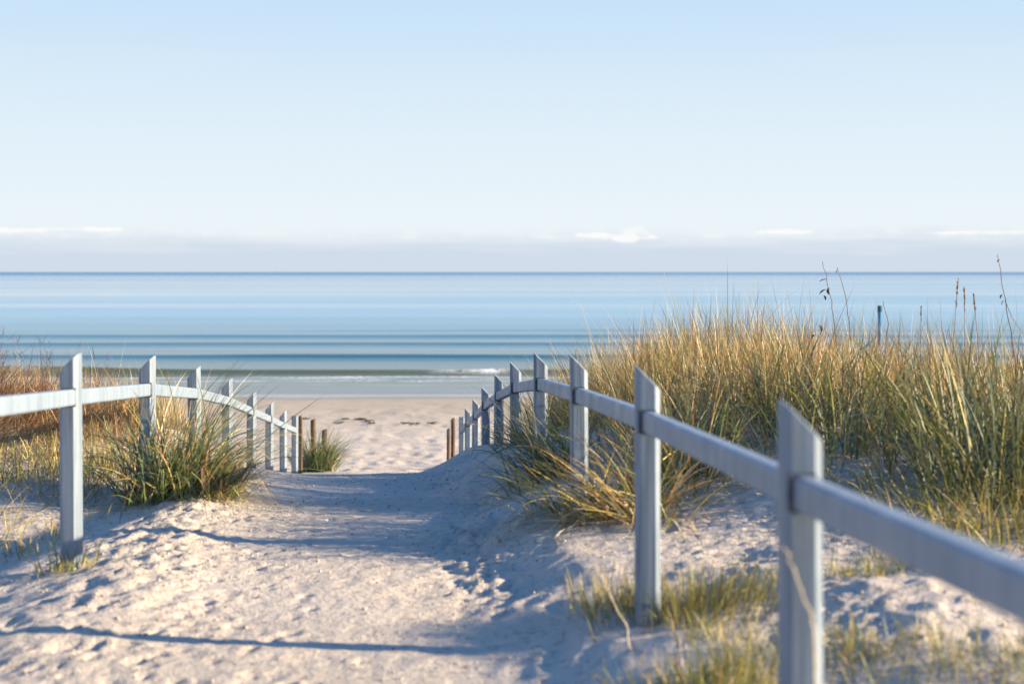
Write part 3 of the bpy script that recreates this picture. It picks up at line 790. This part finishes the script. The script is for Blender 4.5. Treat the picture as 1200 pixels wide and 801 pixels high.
stalk(9.6, [(981, 410), (975, 352), (964, 306)], [(968, 339, .055, .028, 2.6, -.4), (968.5, 327, .05, .02, 3.0, -.1), (972, 337, .045, .03, 2.2, -1.2), (965, 346, .035, .025, .4, -.9)],
      'tall thin dry stalk with small black leaves hanging near its top')
stalk(9.9, [(998, 405), (992, 350), (981, 313)], [(981.5, 316, .025, .014, 3.0, -.9)], 'tall thin dry stalk curving left, with one tiny leaf at its tip')
stalk(8.9, [(1190, 420), (1178, 352), (1169, 298)], [(1175, 345, .028, .022, 3.3, -.8), (1172, 304, .024, .018, 3.2, -.5), (1176, 352, .03, .022, 2.8, -1.)],
      'tallest dry stalk near the right edge, with two dark buds halfway up', twigs=[[(1178, 352), (1186, 372), (1200, 392)]])
stalk(10.2, [(966, 420), (968, 384)], [(960, 381, .05, .03, .5, -.9), (967, 388, .05, .035, 5.5, -1.), (956, 392, .04, .03, 2.5, -.5)],
      'short dark stalk with withered leaves low in the grass under the tall black-leaved stalk')
stalk(9.3, [(1035, 425), (1041, 380), (1035, 353)], [], 'short bent brown stalk just right of the blue pole')

stalk(3.02, [(955, 735), (940, 692), (917, 640)], [], 'pale dry stem leaning left in front of the nearest post', r=.0035, mat=M_straw, name='dry_stem', cat='dry stem', group='pale stems leaning by the near posts')
stalk(4.95, [(737, 738), (714, 692), (690, 648)], [], 'pale dry stem leaning left beside the second right hand post', r=.0032, mat=M_straw, name='dry_stem', cat='dry stem', group='pale stems leaning by the near posts')

def plume(y, xb, yb, xt, yt, ln, wd, label):
    a = at_px(xb, yb, y); b = at_px(xt, yt, y)
    base = a.copy(); base[2] = float(ground(a[0], a[1])) - .02
    org = base.copy(); root = empty('reed_plume', org)
    mesh_object('stem', *tube([base - org, a - org, b - org], .003, .0015), mat=M_stem, parent=root, smooth=True)
    n = 70
    d = (b - a) / np.linalg.norm(b - a)
    t = rng.random(n); c = b[None] - d[None] * (ln * t)[:, None]
    az = rng.uniform(0, 6.28, n)
    V, Q, T = blade_set(c[:, 0], c[:, 1], az, rng.uniform(.4, 1, n) * wd * 2.2, rng.uniform(.15, .5, n), rng.normal(.1, .2, n), rng.uniform(.004, .007, n), pick(np.array([(.30, .17, .10), (.36, .22, .14), (.24, .13, .08)]), n), seg=3, origin=org)
    V = V.reshape(n, -1, 3); V[:, :, 2] += (c[:, 2] - ground(c[:, 0], c[:, 1]))[:, None]
    mesh_object('flower_head', V.reshape(-1, 3), quads=Q, mat=M_blade, smooth=True, tint=T, parent=root)
    return tag(root, label, 'reed', 'brown seed heads above the dune grass')
plume(9.8, 1117, 400, 1123, 329, .20, .016, 'tall slim pale brown seed head, leftmost of the trio at the right')
plume(9.6, 1131, 410, 1130, 340, .16, .016, 'dense dark brown seed head standing straight, middle of the trio at the right')
plume(9.4, 1147, 410, 1141, 347, .13, .013, 'thin brown seed head tilting left, rightmost of the trio at the right')
plume(9.9, 1079, 410, 1079.5, 361, .10, .010, 'short brown seed head alone between the blue pole and the trio')

# -- pale fallen stems on the bank
def fallen(p, q, yp, yq, r, label):
    a = np.array((px(p, yp), yp, 0)); b = np.array((px(q, yq), yq, 0))
    P = []
    for k in range(9):
        w = a + (b - a) * k / 8; w[2] = float(ground(w[0], w[1])) + .022 + .010 * math.sin(k * 1.3); P.append(w)
    org = P[0].copy()
    o = mesh_object('fallen_stem', *tube([v - org for v in P], r, r * .6, 6), mat=M_straw, smooth=True)
    o.location = org
    return tag(o, label, 'dry stem', 'pale fallen stems on the right bank')
fallen(650, 694, 6.75, 7.2, .008, 'thick pale fallen stem pointing down the bank below the third right hand post')
fallen(603, 632, 7.1, 7.6, .007, 'short pale fallen stem on the crumbled sand at the foot of the right bank')

# -- seaweed on the beach
def seaweed(xp, yp, w, label):
    y = 26.0
    for _ in range(40): y = float(depth(px(xp, y), y)) * F / (yp - 318)
    x = px(xp, y)
    V = []; Fs = []
    nl = 12; rings = 5
    ph = random.random() * 6
    for j in range(rings):
        s = 1 - j / rings
        for k in range(nl):
            an = 2 * math.pi * k / nl
            q = 1 + .35 * math.sin(3 * an + ph) + .22 * math.sin(5 * an + 2 * ph + j)
            V.append((w * .5 * s * q * math.cos(an), w * .30 * s * q * math.sin(an), .016 * j * w / .5 + random.uniform(-.008, .012) - .018))
    for j in range(rings - 1):
        Fs += [(j * nl + k, j * nl + (k + 1) % nl, (j + 1) * nl + (k + 1) % nl, (j + 1) * nl + k) for k in range(nl)]
    Fs.append(tuple((rings - 1) * nl + k for k in range(nl)))
    b0 = len(V)
    for _ in range(26):      # ragged strands
        an = random.random() * 6.28; r0 = random.random() * w * .4; l = random.uniform(.05, .16)
        c = (r0 * math.cos(an), r0 * .6 * math.sin(an)); i0 = len(V)
        dx, dy = l * math.cos(an * 2.3), l * math.sin(an * 2.3)
        V += [(c[0], c[1] - .012, .02), (c[0], c[1] + .012, .03), (c[0] + dx, c[1] + dy, .01 + random.uniform(0, .05)), (c[0] + dx * .5, c[1] + dy * .5, .05)]
        Fs += [(i0, i0 + 1, i0 + 2), (i0, i0 + 3, i0 + 2)]
    o = mesh_object('seaweed_clump', V, Fs, mat=M_weed)
    o.location = (x, y, float(ground(x, y)))
    return tag(o, label, 'seaweed', 'dark seaweed washed up on the beach')
seaweed(421, 492, .30, 'largest dark seaweed heap on the beach in the gap between the fences')
seaweed(433, 494, .16, 'flat dark seaweed piece touching the right end of the largest heap')
seaweed(403, 492, .10, 'small seaweed piece just left of the largest heap on the beach')
seaweed(397, 496.5, .11, 'smallest seaweed scrap left of the heaps, nearer the path')
seaweed(435.5, 497, .10, 'small seaweed scrap in front of the right end of the largest heap')
seaweed(473, 497, .13, 'lone flat seaweed piece in the middle of the beach gap')
seaweed(487, 497.5, .09, 'tiny seaweed scrap right of the lone flat piece')
seaweed(505, 497, .08, 'tiny seaweed scrap nearest the end of the right fence')
seaweed(356, 491.5, .15, 'seaweed piece seen just above the timber posts of the left fence')

# ------------------------------------------------------------------ light, sky, camera
SUN_EL, SUN_AZ = math.radians(15.8), math.radians(96)       # azimuth clockwise from the view direction (+Y)
sd = np.array((math.cos(SUN_EL) * math.sin(SUN_AZ), math.cos(SUN_EL) * math.cos(SUN_AZ), math.sin(SUN_EL)))
ld = bpy.data.lights.new('sun', 'SUN'); ld.energy = 5.0; ld.angle = math.radians(.53); ld.color = (1, .81, .57)
lo = bpy.data.objects.new('sun', ld); C.objects.link(lo)
from mathutils import Vector
lo.rotation_euler = Vector(sd).to_track_quat('Z', 'Y').to_euler()

W = bpy.data.worlds.new('World'); bpy.context.scene.world = W; W.use_nodes = True
nt = W.node_tree
bg = nt.nodes['Background']
sky = N(nt, 'ShaderNodeTexSky'); sky.sky_type = 'NISHITA'; sky.sun_disc = False
sky.sun_elevation = SUN_EL; sky.sun_rotation = SUN_AZ
sky.air_density = 1.0; sky.dust_density = .25; sky.ozone_density = 2.5; sky.altitude = 0
tc = N(nt, 'ShaderNodeTexCoord').outputs['Generated']
sp = N(nt, 'ShaderNodeSeparateXYZ'); L(nt, tc, sp.inputs[0])
el = sp.outputs['Z']
az = math_node(nt, 'ARCTAN2', sp.outputs['X'], sp.outputs['Y'])
cv = N(nt, 'ShaderNodeCombineXYZ'); L(nt, math_node(nt, 'MULTIPLY', az, 9.), cv.inputs[0]); L(nt, math_node(nt, 'MULTIPLY', el, 120.), cv.inputs[1])
cn = noise(nt, cv.outputs[0], 1.0, 6, .6)
cv2 = N(nt, 'ShaderNodeCombineXYZ'); L(nt, math_node(nt, 'MULTIPLY', az, 60.), cv2.inputs[0]); L(nt, math_node(nt, 'MULTIPLY', el, 130.), cv2.inputs[1])
cn2 = noise(nt, cv2.outputs[0], 1.0, 5, .6)
topz = math_node(nt, 'MULTIPLY_ADD', math_node(nt, 'SUBTRACT', cn, .5), .017, math_node(nt, 'MULTIPLY_ADD', math_node(nt, 'SUBTRACT', cn2, .5), .006, el))
bank = maprange(nt, topz, .018, .033, 1, 0)
CLOUD = (1.983, 2.228, 2.597)
up = mixcol(nt, 1., sky.outputs[0], (.365, .755, 1.18), 'MULTIPLY')
low = mixcol(nt, maprange(nt, el, .02, .11), (2.613, 2.843, 2.966), (2.344, 2.705, 2.982))
low = mixcol(nt, maprange(nt, el, .08, .21), low, (1.767, 2.344, 2.920))
skyc = mixcol(nt, maprange(nt, el, .14, .60), low, up)
CL2 = mixcol(nt, maprange(nt, math_node(nt, 'MULTIPLY_ADD', math_node(nt, 'SUBTRACT', cn, .5), .03, el), .010, .027), CLOUD, (2.367, 2.567, 2.751))
c = mixcol(nt, math_node(nt, 'MULTIPLY', bank, .97), skyc, CL2)
# sunlit tops: a few puffs along the upper edge of the bank
def puff(a0, e0, ra, re):
    da = math_node(nt, 'DIVIDE', math_node(nt, 'SUBTRACT', az, a0), ra)
    de = math_node(nt, 'DIVIDE', math_node(nt, 'SUBTRACT', el, e0), re)
    r2 = math_node(nt, 'ADD', math_node(nt, 'MULTIPLY', da, da), math_node(nt, 'MULTIPLY', de, de))
    v = math_node(nt, 'ADD', math_node(nt, 'SUBTRACT', 1., r2), math_node(nt, 'MULTIPLY', math_node(nt, 'SUBTRACT', cn2, .5), 3.2))
    return maprange(nt, v, .2, .9)
pf = None
for p_ in ((.0885, .0265, .0125, .0078), (.083, .0235, .026, .0036), (.058, .0255, .03, .0024), (.19, .0275, .028, .0020), (-.345, .0275, .05, .0022), (-.29, .0285, .04, .0020), (.315, .026, .05, .0013)):
    q = puff(*p_)
    pf = q if pf is None else math_node(nt, 'MAXIMUM', pf, q)
edge = math_node(nt, 'MULTIPLY', math_node(nt, 'MULTIPLY', maprange(nt, topz, .021, .026), maprange(nt, topz, .027, .031, 1, 0)), maprange(nt, cn2, .45, .65, 0, .25))
c = mixcol(nt, math_node(nt, 'MAXIMUM', math_node(nt, 'MULTIPLY', pf, .85), edge), c, (3.151, 3.089, 3.058))
L(nt, c, bg.inputs['Color'])
bg.inputs['Strength'].default_value = .10

cam = bpy.data.cameras.new('camera'); co = bpy.data.objects.new('camera', cam); C.objects.link(co)
co.location = (0, 0, CAMZ); co.rotation_euler = (math.radians(90), 0, 0)
cam.lens = 50; cam.sensor_width = 36; cam.shift_y = -82.5 / 1200
cam.clip_start = .05; cam.clip_end = 30000
cam.dof.use_dof = True; cam.dof.focus_distance = 11.5; cam.dof.aperture_fstop = 2.1
sc = bpy.context.scene
sc.camera = co
sc.view_settings.view_transform = 'Standard'; sc.view_settings.look = 'None'; sc.view_settings.gamma = 1
sc.view_settings.use_curve_mapping = False
sc.view_settings.exposure = 1.68
sc.render.engine = 'CYCLES'
sc.cycles.max_bounces = 8
